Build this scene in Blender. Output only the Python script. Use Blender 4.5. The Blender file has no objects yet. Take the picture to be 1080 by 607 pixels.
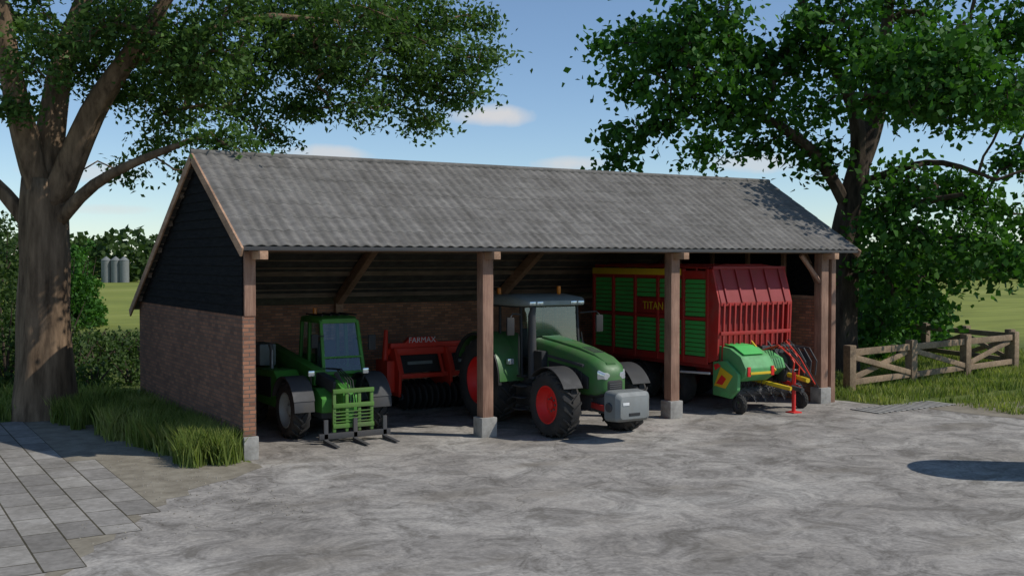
import bpy, bmesh, math, random
import numpy as np
from mathutils import Vector, Matrix
random.seed(4); rng=np.random.default_rng(4)
S=bpy.context.scene
YAW=math.radians(31.6); CS=math.cos(YAW); SN=math.sin(YAW)
F=1144.0; H=3.8
def W(x,d,z=0.0):
    rx=x+4.98; ry=d-20.5
    return Vector((CS*rx+SN*ry, -SN*rx+CS*ry, z))
def PP(px,py,d):
    return W((px-540)/F*d, d, H+(273-py)/F*d)
def G(px,py):
    d=F*H/(py-273); return W((px-540)/F*d,d,0)

# ---------------------------------------------------------------- materials
def newmat(name):
    m=bpy.data.materials.new(name); m.use_nodes=True
    nt=m.node_tree; b=nt.nodes['Principled BSDF']; return m,nt,b
def N(nt,t,**k):
    n=nt.nodes.new(t)
    for a,v in k.items(): setattr(n,a,v)
    return n
def ramp(nt,fac,stops):
    r=N(nt,'ShaderNodeValToRGB'); e=r.color_ramp.elements
    while len(e)<len(stops): e.new(0.5)
    for i,(p,c) in enumerate(stops):
        e[i].position=p; e[i].color=(*c,1) if len(c)==3 else c
    nt.links.new(fac,r.inputs[0]); return r.outputs[0]
def noise(nt,scale,detail=4,rough=.55,vec=None,stretch=None,dist=0):
    n=N(nt,'ShaderNodeTexNoise'); n.inputs['Scale'].default_value=scale
    n.inputs['Detail'].default_value=min(detail,4); n.inputs['Roughness'].default_value=rough
    n.inputs['Distortion'].default_value=dist
    if vec is None:
        tc=N(nt,'ShaderNodeTexCoord'); vec=tc.outputs['Object']
    if stretch:
        mp=N(nt,'ShaderNodeMapping'); mp.inputs['Scale'].default_value=stretch
        nt.links.new(vec,mp.inputs[0]); vec=mp.outputs[0]
    nt.links.new(vec,n.inputs['Vector']); return n.outputs['Fac']
def mixc(nt,fac,a,b,mode='MIX'):
    m=N(nt,'ShaderNodeMix',data_type='RGBA',blend_type=mode)
    for s,i in ((fac,0),(a,6),(b,7)):
        if isinstance(s,bpy.types.NodeSocket): nt.links.new(s,m.inputs[i])
        elif i==0: m.inputs[0].default_value=s
        else: m.inputs[i].default_value=(*s,1)
    return m.outputs[2]
def bump(nt,b,h,strength=.3,dist=.02):
    n=N(nt,'ShaderNodeBump'); n.inputs['Strength'].default_value=strength; n.inputs['Distance'].default_value=dist
    nt.links.new(h,n.inputs['Height']); nt.links.new(n.outputs[0],b.inputs['Normal'])
def paint(name,c,rough=.4,dirt=.35,metal=0,dcol=(.12,.10,.075)):
    m,nt,b=newmat(name)
    n1=noise(nt,2.5,4,.65); f=ramp(nt,n1,[(.42,(0,0,0)),(.75,(dirt,)*3)])
    nt.links.new(mixc(nt,f,c,dcol),b.inputs['Base Color'])
    r=ramp(nt,n1,[(.3,(rough,)*3),(.7,(min(1,rough+.25),)*3)])
    nt.links.new(r,b.inputs['Roughness']); b.inputs['Metallic'].default_value=metal
    return m
GREEN=paint('tele_green',(.07,.28,.035),.5); TGREEN=paint('tractor_green',(.05,.155,.035),.42,.45)
CGREEN=paint('carriage_green',(.09,.21,.03),.55,.6)
WGREEN=paint('wagon_green',(.07,.50,.10),.5,.2); PGREEN=paint('pickup_green',(.10,.38,.12),.5,.45)
RED=paint('red_paint',(.42,.022,.016),.5); DRED=paint('dark_red_paint',(.28,.014,.014),.5,.25)
RIMRED=paint('rim_red',(.75,.02,.015),.45,.2)
BLACK=paint('black_plastic',(.020,.020,.020),.6,.25); DGREY=paint('dark_grey',(.05,.05,.052),.6,.35)
GREY=paint('cast_grey',(.20,.21,.20),.5,.3); LGREY=paint('light_grey',(.22,.25,.235),.45,.25)
RIMG=paint('rim_grey',(.36,.42,.42),.45,.3); YEL=paint('yellow_paint',(.75,.50,.02),.45,.1)
WHITE=paint('white_paint',(.78,.78,.75),.4,.1); STEEL=paint('steel',(.25,.24,.23),.4,.3,.7)
TYRE=paint('tyre_rubber',(.028,.027,.026),.85,.6,0,(.085,.072,.056)); ORANGE=paint('beacon_orange',(.8,.22,.01),.25,0)
ORED=paint('orange_red',(.80,.045,.018),.45,.2)
def glassmat():
    m,nt,b=newmat('tinted_glass')
    out=nt.nodes['Material Output']
    tr=N(nt,'ShaderNodeBsdfTransparent'); tr.inputs[0].default_value=(.66,.72,.69,1)
    gl=N(nt,'ShaderNodeBsdfGlossy'); gl.inputs['Roughness'].default_value=.04; gl.inputs[0].default_value=(.8,.85,.85,1)
    fr=N(nt,'ShaderNodeFresnel'); fr.inputs[0].default_value=1.5
    ad=N(nt,'ShaderNodeMath',operation='ADD'); ad.inputs[1].default_value=.05; nt.links.new(fr.outputs[0],ad.inputs[0])
    mx=N(nt,'ShaderNodeMixShader'); nt.links.new(ad.outputs[0],mx.inputs[0]); nt.links.new(tr.outputs[0],mx.inputs[1]); nt.links.new(gl.outputs[0],mx.inputs[2])
    nt.links.new(mx.outputs[0],out.inputs[0]); return m
GLASS=glassmat()
def lampmat():
    m,nt,b=newmat('headlight_lens'); b.inputs['Base Color'].default_value=(.7,.72,.72,1); b.inputs['Roughness'].default_value=.08; b.inputs['Metallic'].default_value=.6; return m
LENS=lampmat()
def woodmat(name,c1,c2,stretch):
    m,nt,b=newmat(name)
    n=noise(nt,3,4,.65,stretch=stretch,dist=.6); n2=noise(nt,1.2,3)
    c=ramp(nt,n,[(.3,c1),(.7,c2)]); k=ramp(nt,n2,[(.35,(.65,)*3),(.65,(1.1,)*3)])
    nt.links.new(mixc(nt,1.0,c,k,'MULTIPLY'),b.inputs['Base Color']); b.inputs['Roughness'].default_value=.8
    bump(nt,b,n,.4,.01); return m
WOODV=woodmat('timber_vertical',(.24,.125,.08),(.42,.245,.165),(8,8,.6))
WOODX=woodmat('timber_x',(.16,.09,.055),(.30,.18,.12),(.6,8,8))
WOODB=woodmat('bargeboard_wood',(.36,.20,.115),(.58,.35,.22),(6,.8,6))
WOODR=woodmat('rafter_wood',(.45,.25,.16),(.64,.40,.26),(6,.8,6))
WOODD=woodmat('timber_dark',(.20,.14,.10),(.32,.23,.17),(.6,6,6))
WOODF=woodmat('fence_wood',(.20,.13,.075),(.38,.265,.165),(4,4,4))
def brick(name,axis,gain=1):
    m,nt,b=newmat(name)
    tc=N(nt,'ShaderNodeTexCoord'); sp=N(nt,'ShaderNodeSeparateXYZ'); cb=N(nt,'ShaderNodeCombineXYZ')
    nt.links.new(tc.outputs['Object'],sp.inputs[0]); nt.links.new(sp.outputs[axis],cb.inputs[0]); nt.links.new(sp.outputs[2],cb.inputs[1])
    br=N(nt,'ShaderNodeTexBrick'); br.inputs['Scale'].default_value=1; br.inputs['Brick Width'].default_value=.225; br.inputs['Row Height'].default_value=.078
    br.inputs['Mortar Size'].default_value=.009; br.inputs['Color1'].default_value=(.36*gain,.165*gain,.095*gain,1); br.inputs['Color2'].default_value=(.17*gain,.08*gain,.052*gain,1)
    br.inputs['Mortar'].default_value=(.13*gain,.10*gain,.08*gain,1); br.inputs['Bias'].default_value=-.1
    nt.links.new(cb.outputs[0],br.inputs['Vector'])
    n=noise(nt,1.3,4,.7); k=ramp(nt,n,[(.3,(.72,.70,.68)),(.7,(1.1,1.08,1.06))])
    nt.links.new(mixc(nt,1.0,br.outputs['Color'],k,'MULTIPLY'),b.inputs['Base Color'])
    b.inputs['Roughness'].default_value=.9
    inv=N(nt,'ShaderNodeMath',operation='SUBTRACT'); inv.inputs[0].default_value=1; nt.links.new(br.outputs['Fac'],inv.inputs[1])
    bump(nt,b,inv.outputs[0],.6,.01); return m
BRY=brick('brick_side',1,.82); BRYR=brick('brick_inner_lit',1,1.4); BRE=brick('brick_end_lit',0,1.2); BRX=brick('brick_back_lit',0,2.2)  # one brick: gain paints in interior light and sunlit end, darkens shaded side
def simple(name,c1,c2,scale,rough=.85,bs=.3,stretch=None,det=4,spec=.5):
    m,nt,b=newmat(name); n=noise(nt,scale,det,.65,stretch=stretch)
    nt.links.new(ramp(nt,n,[(.3,c1),(.7,c2)]),b.inputs['Base Color']); b.inputs['Roughness'].default_value=rough
    b.inputs['Specular IOR Level'].default_value=spec
    bump(nt,b,n,bs,.02); return m
CLAD=simple('black_boarding',(.007,.007,.008),(.018,.018,.019),3,.9,.4,(1,1,6),4,.1)
FOOT=simple('concrete_foot',(.25,.235,.21),(.42,.40,.36),6)
STONE=simple('gravel_stone',(.16,.14,.11),(.28,.25,.20),9)
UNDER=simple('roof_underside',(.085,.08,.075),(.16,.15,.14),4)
BARK=simple('bark',(.075,.05,.032),(.28,.19,.12),1.6,.9,1.0,(3.5,3.5,.6),4,.1)
BARK2=simple('bark_dark',(.035,.026,.02),(.12,.09,.065),1.8,.9,1.0,(3,3,.6),4,.1)
def roofmat():
    m,nt,b=newmat('roof_sheeting')
    n=noise(nt,1.2,4,.7); n2=noise(nt,9,4,.7); n3=noise(nt,2.2,4,.6,stretch=(3,.35,.35)); n4=noise(nt,3.0,3,.6,stretch=(.35,3,.35))
    base=ramp(nt,n,[(.28,(.145,.134,.122)),(.55,(.195,.182,.168)),(.8,(.24,.226,.208))])
    k2=ramp(nt,n2,[(.3,(.80,.80,.80)),(.7,(1.10,1.10,1.09))]); k3=ramp(nt,n3,[(.35,(.80,.80,.79)),(.6,(1.05,1.05,1.05))]); k4=ramp(nt,n4,[(.4,(.86,.86,.85)),(.6,(1.06,1.06,1.05))])
    c=mixc(nt,1.0,base,k2,'MULTIPLY'); c=mixc(nt,1.0,c,k3,'MULTIPLY'); c=mixc(nt,1.0,c,k4,'MULTIPLY')
    nt.links.new(c,b.inputs['Base Color']); b.inputs['Roughness'].default_value=.9; b.inputs['Specular IOR Level'].default_value=.15; return m
ROOF=roofmat()
def leafmat(name,cd,cm,cl,trans=.3):
    m,nt,b=newmat(name); out=nt.nodes['Material Output']
    at=N(nt,'ShaderNodeAttribute',attribute_name='rnd')
    c=ramp(nt,at.outputs['Fac'],[(0,cd),(.5,cm),(1,cl)])
    nt.links.new(c,b.inputs['Base Color']); b.inputs['Roughness'].default_value=.6
    b.inputs['Specular IOR Level'].default_value=.2
    tr=N(nt,'ShaderNodeBsdfTranslucent'); nt.links.new(mixc(nt,1.0,c,(1.3,1.5,.6),'MULTIPLY'),tr.inputs[0])
    mx=N(nt,'ShaderNodeMixShader'); mx.inputs[0].default_value=trans
    nt.links.new(b.outputs[0],mx.inputs[1]); nt.links.new(tr.outputs[0],mx.inputs[2]); nt.links.new(mx.outputs[0],out.inputs[0]); return m
LEAF1=leafmat('leaf_fine',(.035,.075,.018),(.072,.14,.030),(.13,.21,.05))
LEAF2=leafmat('leaf_broad',(.022,.065,.012),(.05,.14,.02),(.10,.23,.035))
LEAF3=leafmat('leaf_shrub',(.02,.04,.012),(.05,.09,.022),(.10,.15,.04))
GRASS=leafmat('grass_blade',(.10,.15,.03),(.22,.27,.065),(.44,.43,.16),.3)

# ---------------------------------------------------------------- mesh helpers
def empty(name,loc=(0,0,0),rz=0):
    e=bpy.data.objects.new(name,None); e.location=loc; e.rotation_euler=(0,0,rz); S.collection.objects.link(e); return e
def mk(name,verts,faces,mat,parent=None,smooth=False,bev=0,seg=2,auto=False):
    me=bpy.data.meshes.new(name); me.from_pydata([tuple(v) for v in verts],[],faces)
    bm=bmesh.new(); bm.from_mesh(me); bmesh.ops.recalc_face_normals(bm,faces=bm.faces)
    if bev>0:
        bmesh.ops.bevel(bm,geom=[e for e in bm.edges if e.is_manifold and e.calc_face_angle(0)>.3],offset=bev,segments=seg,affect='EDGES',profile=.6)
    bm.to_mesh(me); bm.free()
    me.materials.append(mat); o=bpy.data.objects.new(name,me); S.collection.objects.link(o)
    if smooth:
        me.polygons.foreach_set('use_smooth',[True]*len(me.polygons))
        try: me.set_sharp_from_angle(angle=math.radians(40))
        except Exception: pass
    if parent: o.parent=parent
    return o
BF=[(0,3,2,1),(4,5,6,7),(0,1,5,4),(1,2,6,5),(2,3,7,6),(3,0,4,7)]
def box(P,name,x0,x1,y0,y1,z0,z1,mat,bev=.015):
    v=[(x0,y0,z0),(x1,y0,z0),(x1,y1,z0),(x0,y1,z0),(x0,y0,z1),(x1,y0,z1),(x1,y1,z1),(x0,y1,z1)]
    return mk(name,v,BF,mat,P,bev>0,bev)
def extr(P,name,pts,axis,a,b,mat,bev=0.01,smooth=True):
    n=len(pts); v=[]
    for k in (a,b):
        for p in pts:
            v.append((k,p[0],p[1]) if axis=='x' else ((p[0],k,p[1]) if axis=='y' else (p[0],p[1],k)))
    f=[tuple(range(n)),tuple(range(2*n-1,n-1,-1))]+[(i,(i+1)%n,n+(i+1)%n,n+i) for i in range(n)]
    return mk(name,v,f,mat,P,smooth,bev)
def loft(P,name,secs,mat,smooth=True,bev=0):
    n=len(secs[0]); v=[p for s in secs for p in s]; f=[]
    for k in range(len(secs)-1):
        for i in range(n): f.append((k*n+i,k*n+(i+1)%n,(k+1)*n+(i+1)%n,(k+1)*n+i))
    f.append(tuple(range(n-1,-1,-1))); f.append(tuple((len(secs)-1)*n+i for i in range(n)))
    return mk(name,v,f,mat,P,smooth,bev)
def rr(x0,x1,z0,z1,y,r=.08,n=4,rt=None):
    pts=[]; rt=rt or r
    for cx,cz,a0,q in ((x1-rt,z1-rt,0,rt),(x0+rt,z1-rt,90,rt),(x0+r,z0+r,180,r),(x1-r,z0+r,270,r)):
        for i in range(n+1):
            a=math.radians(a0+90*i/n); pts.append((cx+q*math.cos(a),y,cz+q*math.sin(a)))
    return pts
def beam(P,name,a,b,w,h,mat,bev=.01,up=(0,0,1)):
    a=Vector(a); b=Vector(b); d=(b-a).normalized(); u=Vector(up)
    if abs(d.dot(u))>.98: u=Vector((0,1,0))
    s=d.cross(u).normalized(); u=s.cross(d)
    v=[]
    for p in (a,b):
        for i,j in ((-1,-1),(1,-1),(1,1),(-1,1)): v.append(p+s*i*w/2+u*j*h/2)
    f=[(0,1,2,3),(7,6,5,4)]+[(i,(i+1)%4,4+(i+1)%4,4+i) for i in range(4)]
    return mk(name,v,f,mat,P,bev>0,bev)
def tube(P,name,pts,r,mat,sides=10,cap=True):
    pts=[Vector(p) for p in pts]; v=[];f=[]
    rs=r if isinstance(r,(list,tuple)) else [r]*len(pts)
    prev=None
    for k,p in enumerate(pts):
        d=(pts[min(k+1,len(pts)-1)]-pts[max(k-1,0)]).normalized()
        if prev is None:
            u=Vector((0,0,1)) if abs(d.z)<.9 else Vector((1,0,0))
        else: u=prev
        s=d.cross(u).normalized(); u=s.cross(d).normalized(); prev=u
        for i in range(sides):
            a=2*math.pi*i/sides; v.append(p+(s*math.cos(a)+u*math.sin(a))*rs[k])
    n=sides
    for k in range(len(pts)-1):
        for i in range(n): f.append((k*n+i,k*n+(i+1)%n,(k+1)*n+(i+1)%n,(k+1)*n+i))
    f.append(tuple(range(n-1,-1,-1))); f.append(tuple((len(pts)-1)*n+i for i in range(n)))
    return mk(name,v,f,mat,P,True)
def lathe(P,name,prof,mat,c=(0,0,0),n=36,cap=False):
    v=[];f=[];m=len(prof)
    for k in range(n):
        a=2*math.pi*k/n
        for x,r in prof: v.append((c[0]+x,c[1]+r*math.cos(a),c[2]+r*math.sin(a)))
    for k in range(n):
        for i in range(m-1): f.append((k*m+i,k*m+i+1,((k+1)%n)*m+i+1,((k+1)%n)*m+i))
    return mk(name,v,f,mat,P,True)
def wheel(P,name,x,y,R,Wd,rimR,rmat,side,lugs=18,ag=True,bars=None):
    E=bpy.data.objects.new(name,None); S.collection.objects.link(E); E.parent=P; E.location=(x,y,R)
    h=Wd/2; Rb=R-(.035 if ag else .01)
    prof=[(-h*.78,rimR),(-h*.95,rimR+(Rb-rimR)*.25),(-h,rimR+(Rb-rimR)*.6),(-h*.88,Rb-.03),(-h*.7,Rb),(0,Rb+.01),(h*.7,Rb),(h*.88,Rb-.03),(h,rimR+(Rb-rimR)*.6),(h*.95,rimR+(Rb-rimR)*.25),(h*.78,rimR)]
    lathe(E,'tyre',prof,TYRE,n=48)
    v=[];f=[]
    hh=.055 if ag else .014
    for s in (-1,1):
        for k in range(lugs):
            a0=2*math.pi*(k+(.5 if s>0 else 0))/lugs
            da=.30*20/lugs; th=.30*2*math.pi/lugs if not ag else .27*2*math.pi/lugs
            rows=[(-.06*h*s,a0,Rb+.005),(.45*h*s,a0-da*.55,Rb),(.86*h*s,a0-da*.95,Rb-.03),(1.0*h*s,a0-da*1.1,Rb-.13*(R/0.7))]
            b0=len(v)
            for i,(xx,aa,r0) in enumerate(rows):
                top=r0+hh*(1 if i<3 else .3)
                for aq,rq in ((aa-th/2,r0-.03),(aa-th/2.6,top),(aa+th/2.6,top),(aa+th/2,r0-.03)):
                    v.append((xx,rq*math.cos(aq),rq*math.sin(aq)))
            for i in range(3):
                for j in range(4): f.append((b0+i*4+j,b0+i*4+(j+1)%4,b0+(i+1)*4+(j+1)%4,b0+(i+1)*4+j))
            f.append((b0,b0+1,b0+2,b0+3)); f.append((b0+15,b0+14,b0+13,b0+12))
    mk('tread_lugs',v,f,TYRE,E)
    s=side
    prof=[(s*h*.80,rimR+.012),(s*h*.84,rimR+.02),(s*h*.86,rimR-.01),(s*h*.55,rimR-.035),(s*h*.2,rimR*.80),(s*h*.12,rimR*.72),(s*h*.28,rimR*.45),(s*h*.30,rimR*.40),(s*h*.30,0.001)]
    lathe(E,'rim',prof,rmat,n=36)
    lathe(E,'rim_inner',[(-s*h*.80,rimR+.012),(-s*h*.84,rimR-.01),(-s*h*.3,rimR*.85),(-s*h*.1,.001)],rmat,n=24)
    lathe(E,'hub',[(s*h*.30,rimR*.3),(s*h*.5,rimR*.28),(s*h*.56,rimR*.22),(s*h*.56,.001)],rmat if ag else DGREY,n=16)
    v=[];f=[]
    for k in range(8):
        a=k*math.pi/4; cy=rimR*.36*math.cos(a); cz=rimR*.36*math.sin(a); b0=len(v); q=.018
        for xx in (s*h*.28,s*h*.38):
            for dy,dz in ((-q,-q),(q,-q),(q,q),(-q,q)): v.append((xx,cy+dy,cz+dz))
        f+= [tuple(b0+i for i in t) for t in BF]
    mk('wheel_bolts',v,f,STEEL,E)
    return E
def arcplate(P,name,x0,x1,cy,cz,R,a0,a1,th,mat,n=14,lip=0,bev=0):
    v=[];f=[]
    for k in range(n+1):
        a=math.radians(a0+(a1-a0)*k/n)
        for xx,r in ((x0,R),(x1,R),(x1,R+th),(x0,R+th)):
            v.append((xx,cy+r*math.cos(a),cz+r*math.sin(a)))
    for k in range(n):
        for j in range(4): f.append((k*4+j,k*4+(j+1)%4,(k+1)*4+(j+1)%4,(k+1)*4+j))
    f.append((0,1,2,3)); f.append((n*4+3,n*4+2,n*4+1,n*4))
    return mk(name,v,f,mat,P,True)
def pane(P,name,pts,mat=GLASS):
    return mk(name,pts,[tuple(range(len(pts)))],mat,P)
def text(P,name,s,loc,rot,size,mat):
    c=bpy.data.curves.new(name,'FONT'); c.body=s; c.size=size; c.extrude=.004; c.align_x='CENTER'; c.align_y='CENTER'
    o=bpy.data.objects.new(name,c); S.collection.objects.link(o); o.location=loc; o.rotation_euler=rot; c.materials.append(mat); o.parent=P; return o

# ---------------------------------------------------------------- ground
def sheet(name,pts,z,mat):
    return mk(name,[(p[0],p[1],z) for p in pts],[tuple(range(len(pts)))],mat)
def groundmat():
    m,nt,b=newmat('terrain_grass')
    n1=noise(nt,.05,4,.6); n2=noise(nt,1.5,4,.7)
    near=ramp(nt,n2,[(.3,(.06,.085,.02)),(.6,(.12,.15,.04)),(.8,(.19,.19,.08))])
    far=ramp(nt,n1,[(.3,(.17,.20,.045)),(.55,(.24,.265,.06)),(.75,(.30,.31,.10))])
    tc=N(nt,'ShaderNodeTexCoord'); ln=N(nt,'ShaderNodeVectorMath',operation='LENGTH'); nt.links.new(tc.outputs['Object'],ln.inputs[0])
    ad=N(nt,'ShaderNodeMath',operation='MULTIPLY_ADD'); nt.links.new(n1,ad.inputs[0]); ad.inputs[1].default_value=10; nt.links.new(ln.outputs['Value'],ad.inputs[2])
    mr=N(nt,'ShaderNodeMapRange'); mr.inputs[1].default_value=42; mr.inputs[2].default_value=50; nt.links.new(ad.outputs[0],mr.inputs[0])
    c=mixc(nt,mr.outputs[0],near,far)
    wv=noise(nt,.9,4,.6,stretch=(.15,1,1)); kk=ramp(nt,wv,[(.35,(.78,.78,.78)),(.65,(1.14,1.14,1.14))])
    nt.links.new(mixc(nt,1.0,c,kk,'MULTIPLY'),b.inputs['Base Color']); b.inputs['Roughness'].default_value=.95; b.inputs['Specular IOR Level'].default_value=.1
    bump(nt,b,n2,.6,.05); return m
def terrain():
    n=90; v=[];f=[]
    for j in range(n+1):
        for i in range(n+1):
            x=(i/n-.5)*2; y=(j/n-.5)*2; x=math.copysign(abs(x)**2.2,x)*900+6; y=math.copysign(abs(y)**2.2,y)*900
            r=math.hypot(x-6,y); k=max(0,min(1,(r-70)/150))
            z=k*(1.2*math.sin(x*.011+1)*math.cos(y*.009))
            v.append((x,y,z-.0))
    for j in range(n):
        for i in range(n):
            a=j*(n+1)+i; f.append((a,a+1,a+n+2,a+n+1))
    mk('terrain',v,f,groundmat(),None,True)
terrain()
def yardmat():
    m,nt,b=newmat('yard_concrete')
    n1=noise(nt,.35,4,.62,dist=.4); n2=noise(nt,1.1,4,.82,dist=.9); n3=noise(nt,14,4,.7); n4=noise(nt,.12,3)
    c=ramp(nt,n1,[(.3,(.225,.205,.18)),(.5,(.30,.276,.246)),(.7,(.385,.36,.322))])
    k=ramp(nt,n2,[(.36,(.62,.61,.59)),(.48,(.95,.95,.95)),(.60,(1.28,1.27,1.25))]); k3=ramp(nt,n3,[(.3,(.74,.74,.74)),(.7,(1.17,1.17,1.17))])
    c=mixc(nt,1.0,c,k,'MULTIPLY'); c=mixc(nt,1.0,c,k3,'MULTIPLY')
    vo=N(nt,'ShaderNodeTexVoronoi',feature='DISTANCE_TO_EDGE'); vo.inputs['Scale'].default_value=.45
    tc=N(nt,'ShaderNodeTexCoord'); nz=N(nt,'ShaderNodeTexNoise'); nz.inputs['Scale'].default_value=1.5; nz.inputs['Detail'].default_value=4
    nt.links.new(tc.outputs['Object'],nz.inputs['Vector'])
    vm=N(nt,'ShaderNodeVectorMath',operation='MULTIPLY_ADD'); nt.links.new(nz.outputs['Color'],vm.inputs[0]); vm.inputs[1].default_value=(.8,.8,.8); nt.links.new(tc.outputs['Object'],vm.inputs[2])
    nt.links.new(vm.outputs[0],vo.inputs['Vector'])
    cr=ramp(nt,vo.outputs['Distance'],[(0,(.66,.65,.63)),(.008,(1,1,1))])
    gate=ramp(nt,n4,[(.48,(0,0,0)),(.58,(1,1,1))])
    c=mixc(nt,gate,c,mixc(nt,1.0,c,cr,'MULTIPLY'))
    st=noise(nt,.5,4,.6,stretch=(.5,1.6,1)); sf=ramp(nt,st,[(.55,(0,0,0)),(.72,(.6,.6,.6))])
    c=mixc(nt,sf,c,(.175,.15,.115))
    nt.links.new(c,b.inputs['Base Color']); b.inputs['Roughness'].default_value=.9; b.inputs['Specular IOR Level'].default_value=.15; bump(nt,b,n3,.35,.01); return m
YARD=yardmat()
def jag(pts,step=.5,amp=.12,skip=()):
    out=[]
    for i in range(len(pts)):
        a=Vector(pts[i]); b=Vector(pts[(i+1)%len(pts)]); L=(b-a).length; n=max(1,int(L/step)) if i not in skip else 1
        d=(b-a).normalized(); nn=Vector((-d.y,d.x))
        for k in range(n): out.append(a+(b-a)*k/n+nn*(random.uniform(-amp,amp) if k else 0))
    return out
sheet('concrete_yard',jag([(-.05,8.3),(-.05,-.3),(-2.2,-1.6),(-5,-6),(-14,-7),(-40,-30),(20,-45),(17.6,-12),(17.4,-3.5),(16.3,-.6),(15.6,8.3)],.4,.1,skip=(3,4,5,10,0)),.004,YARD)
def slabmat():
    m,nt,b=newmat('paving_slabs')
    tc=N(nt,'ShaderNodeTexCoord'); mp=N(nt,'ShaderNodeMapping'); mp.inputs['Rotation'].default_value=(0,0,math.radians(90)); nt.links.new(tc.outputs['Object'],mp.inputs[0])
    br=N(nt,'ShaderNodeTexBrick',offset=.5); br.inputs['Scale'].default_value=1; br.inputs['Brick Width'].default_value=1.0; br.inputs['Row Height'].default_value=.5
    br.inputs['Mortar Size'].default_value=.014; br.inputs['Color1'].default_value=(.36,.335,.30,1); br.inputs['Color2'].default_value=(.24,.222,.20,1); br.inputs['Mortar'].default_value=(.085,.075,.05,1)
    nt.links.new(mp.outputs[0],br.inputs['Vector'])
    n1=noise(nt,.8,4,.65); n3=noise(nt,7,4,.7)
    k=ramp(nt,n1,[(.3,(.66,.65,.62)),(.7,(1.15,1.15,1.15))]); k3=ramp(nt,n3,[(.3,(.74,.74,.73)),(.7,(1.15,1.15,1.15))])
    c=mixc(nt,1.0,mixc(nt,1.0,br.outputs['Color'],k,'MULTIPLY'),k3,'MULTIPLY')
    nt.links.new(c,b.inputs['Base Color']); b.inputs['Roughness'].default_value=.9; b.inputs['Specular IOR Level'].default_value=.15
    inv=N(nt,'ShaderNodeMath',operation='SUBTRACT'); inv.inputs[0].default_value=1; nt.links.new(br.outputs['Fac'],inv.inputs[1]); bump(nt,b,inv.outputs[0],.5,.02); return m
sheet('dirt_verge',jag([(-.05,8),(-.05,-.9),(-1.2,-1.8),(-2.6,-3.2),(-4.6,-6.6),(-4.0,7.2)],.3,.12),.008,simple('dirt',(.16,.135,.095),(.30,.265,.20),2.5,.95,.5,None,9))
sl=[(-2.5,-3.5),(-2.5,1.5),(-3.0,1.5),(-3.0,7.5),(-30,7.5),(-30,-16),(-9.5,-16),(-9.5,-11.5),(-6.5,-11.5),(-6.5,-8),(-5,-8),(-5,-6),(-4,-6),(-4,-4.5),(-3,-4.5),(-3,-3.5)]
sheet('paving',sl,.012,slabmat())
sheet('dirt_track',jag([(17.0,-1.6),(20,-2.5),(30,-3.5),(60,-6),(60,-9.5),(30,-7),(17.3,-5.5)],.5,.2),.009,simple('track_dirt',(.17,.14,.10),(.28,.245,.185),2,.95,.5))
dg=empty('drain_grating',tuple(G(955,430)))
for i in range(14):
    box(dg,'slot_bar_%d'%i,-1.5+i*.22,-1.5+i*.22+.13,-.45,.45,.012,.03,FOOT,.004)

# ---------------------------------------------------------------- barn
barn=empty('open_fronted_barn')
L=15.55; D=8.4; RW=2.9; RZ=6.0; SL=.6
def rz(w): return RZ-SL*abs(w-RW)
BT=2.72
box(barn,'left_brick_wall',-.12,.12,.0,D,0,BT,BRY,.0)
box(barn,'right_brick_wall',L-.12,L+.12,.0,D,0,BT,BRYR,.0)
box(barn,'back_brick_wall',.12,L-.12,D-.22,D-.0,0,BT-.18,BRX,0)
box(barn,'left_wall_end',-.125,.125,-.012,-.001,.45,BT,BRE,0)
def gable(x,name,sgn):
    z=BT+.0; v=[];f=[]; hb=.19
    while z<RZ-.1:
        z1=min(z+hb+.02,RZ-.08)
        def lim(zz):
            dd=(RZ-.09-zz)/SL; return max(RW-dd,.02),min(RW+dd,D)
        a0,a1=lim(z); b0,b1=lim(z1)
        b=len(v)
        o=sgn
        v+= [(x+o*.035,a0,z),(x+o*.035,a1,z),(x+o*.008,b1,z1),(x+o*.008,b0,z1),(x,a0,z),(x,a1,z),(x-.004*o,b1,z1),(x-.004*o,b0,z1)]
        f+=[tuple(b+i for i in t) for t in [(0,1,2,3),(7,6,5,4),(0,4,5,1),(1,5,6,2),(2,6,7,3),(3,7,4,0)]]
        z+=hb
    mk(name,v,f,CLAD,barn)
gable(-.10,'left_gable_boarding',-1); gable(L+.10,'right_gable_boarding',1)
for w in (1.5,2.9,4.4,5.9,7.2): 
    beam(barn,'gable_stud',(L+.02,w,BT),(L+.02,w,rz(w)-.25),.1,.12,WOODV)
    beam(barn,'gable_stud_left',(-.02,w,BT),(-.02,w,rz(w)-.25),.1,.12,WOODV)
beam(barn,'right_wall_plate',(L,0,BT+.05),(L,D,BT+.05),.14,.1,WOODB)
def roofslope(name,w0,w1,x0,x1):
    per=.235; nx=int((x1-x0)/per*10); rows=int(abs(w1-w0)/.42)
    v=[];f=[]
    xs=[x0+(x1-x0)*i/nx for i in range(nx+1)]
    def pf(x):
        ph=(x/per)%1.0
        return .030*max(0,math.sin(math.pi*ph))**1.6
    for r in range(rows):
        a=w0+(w1-w0)*r/rows; b=w0+(w1-w0)*(r+1)/rows
        base=len(v)
        for (w,lift) in ((a,.014),(b,.0)):
            for x in xs: v.append((x,w,rz(w)+pf(x)+lift+.03))
        m=len(xs)
        for x in xs: v.append((x,a,rz(a)+pf(x)-.004+.03))
        for i in range(m-1):
            f.append((base+i,base+i+1,base+m+i+1,base+m+i)); f.append((base+2*m+i,base+2*m+i+1,base+i+1,base+i))
    me=bpy.data.meshes.new(name); me.from_pydata(v,[],f); me.materials.append(ROOF); o=bpy.data.objects.new(name,me); S.collection.objects.link(o); o.parent=barn
X0=-.27; X1=16.35
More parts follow.
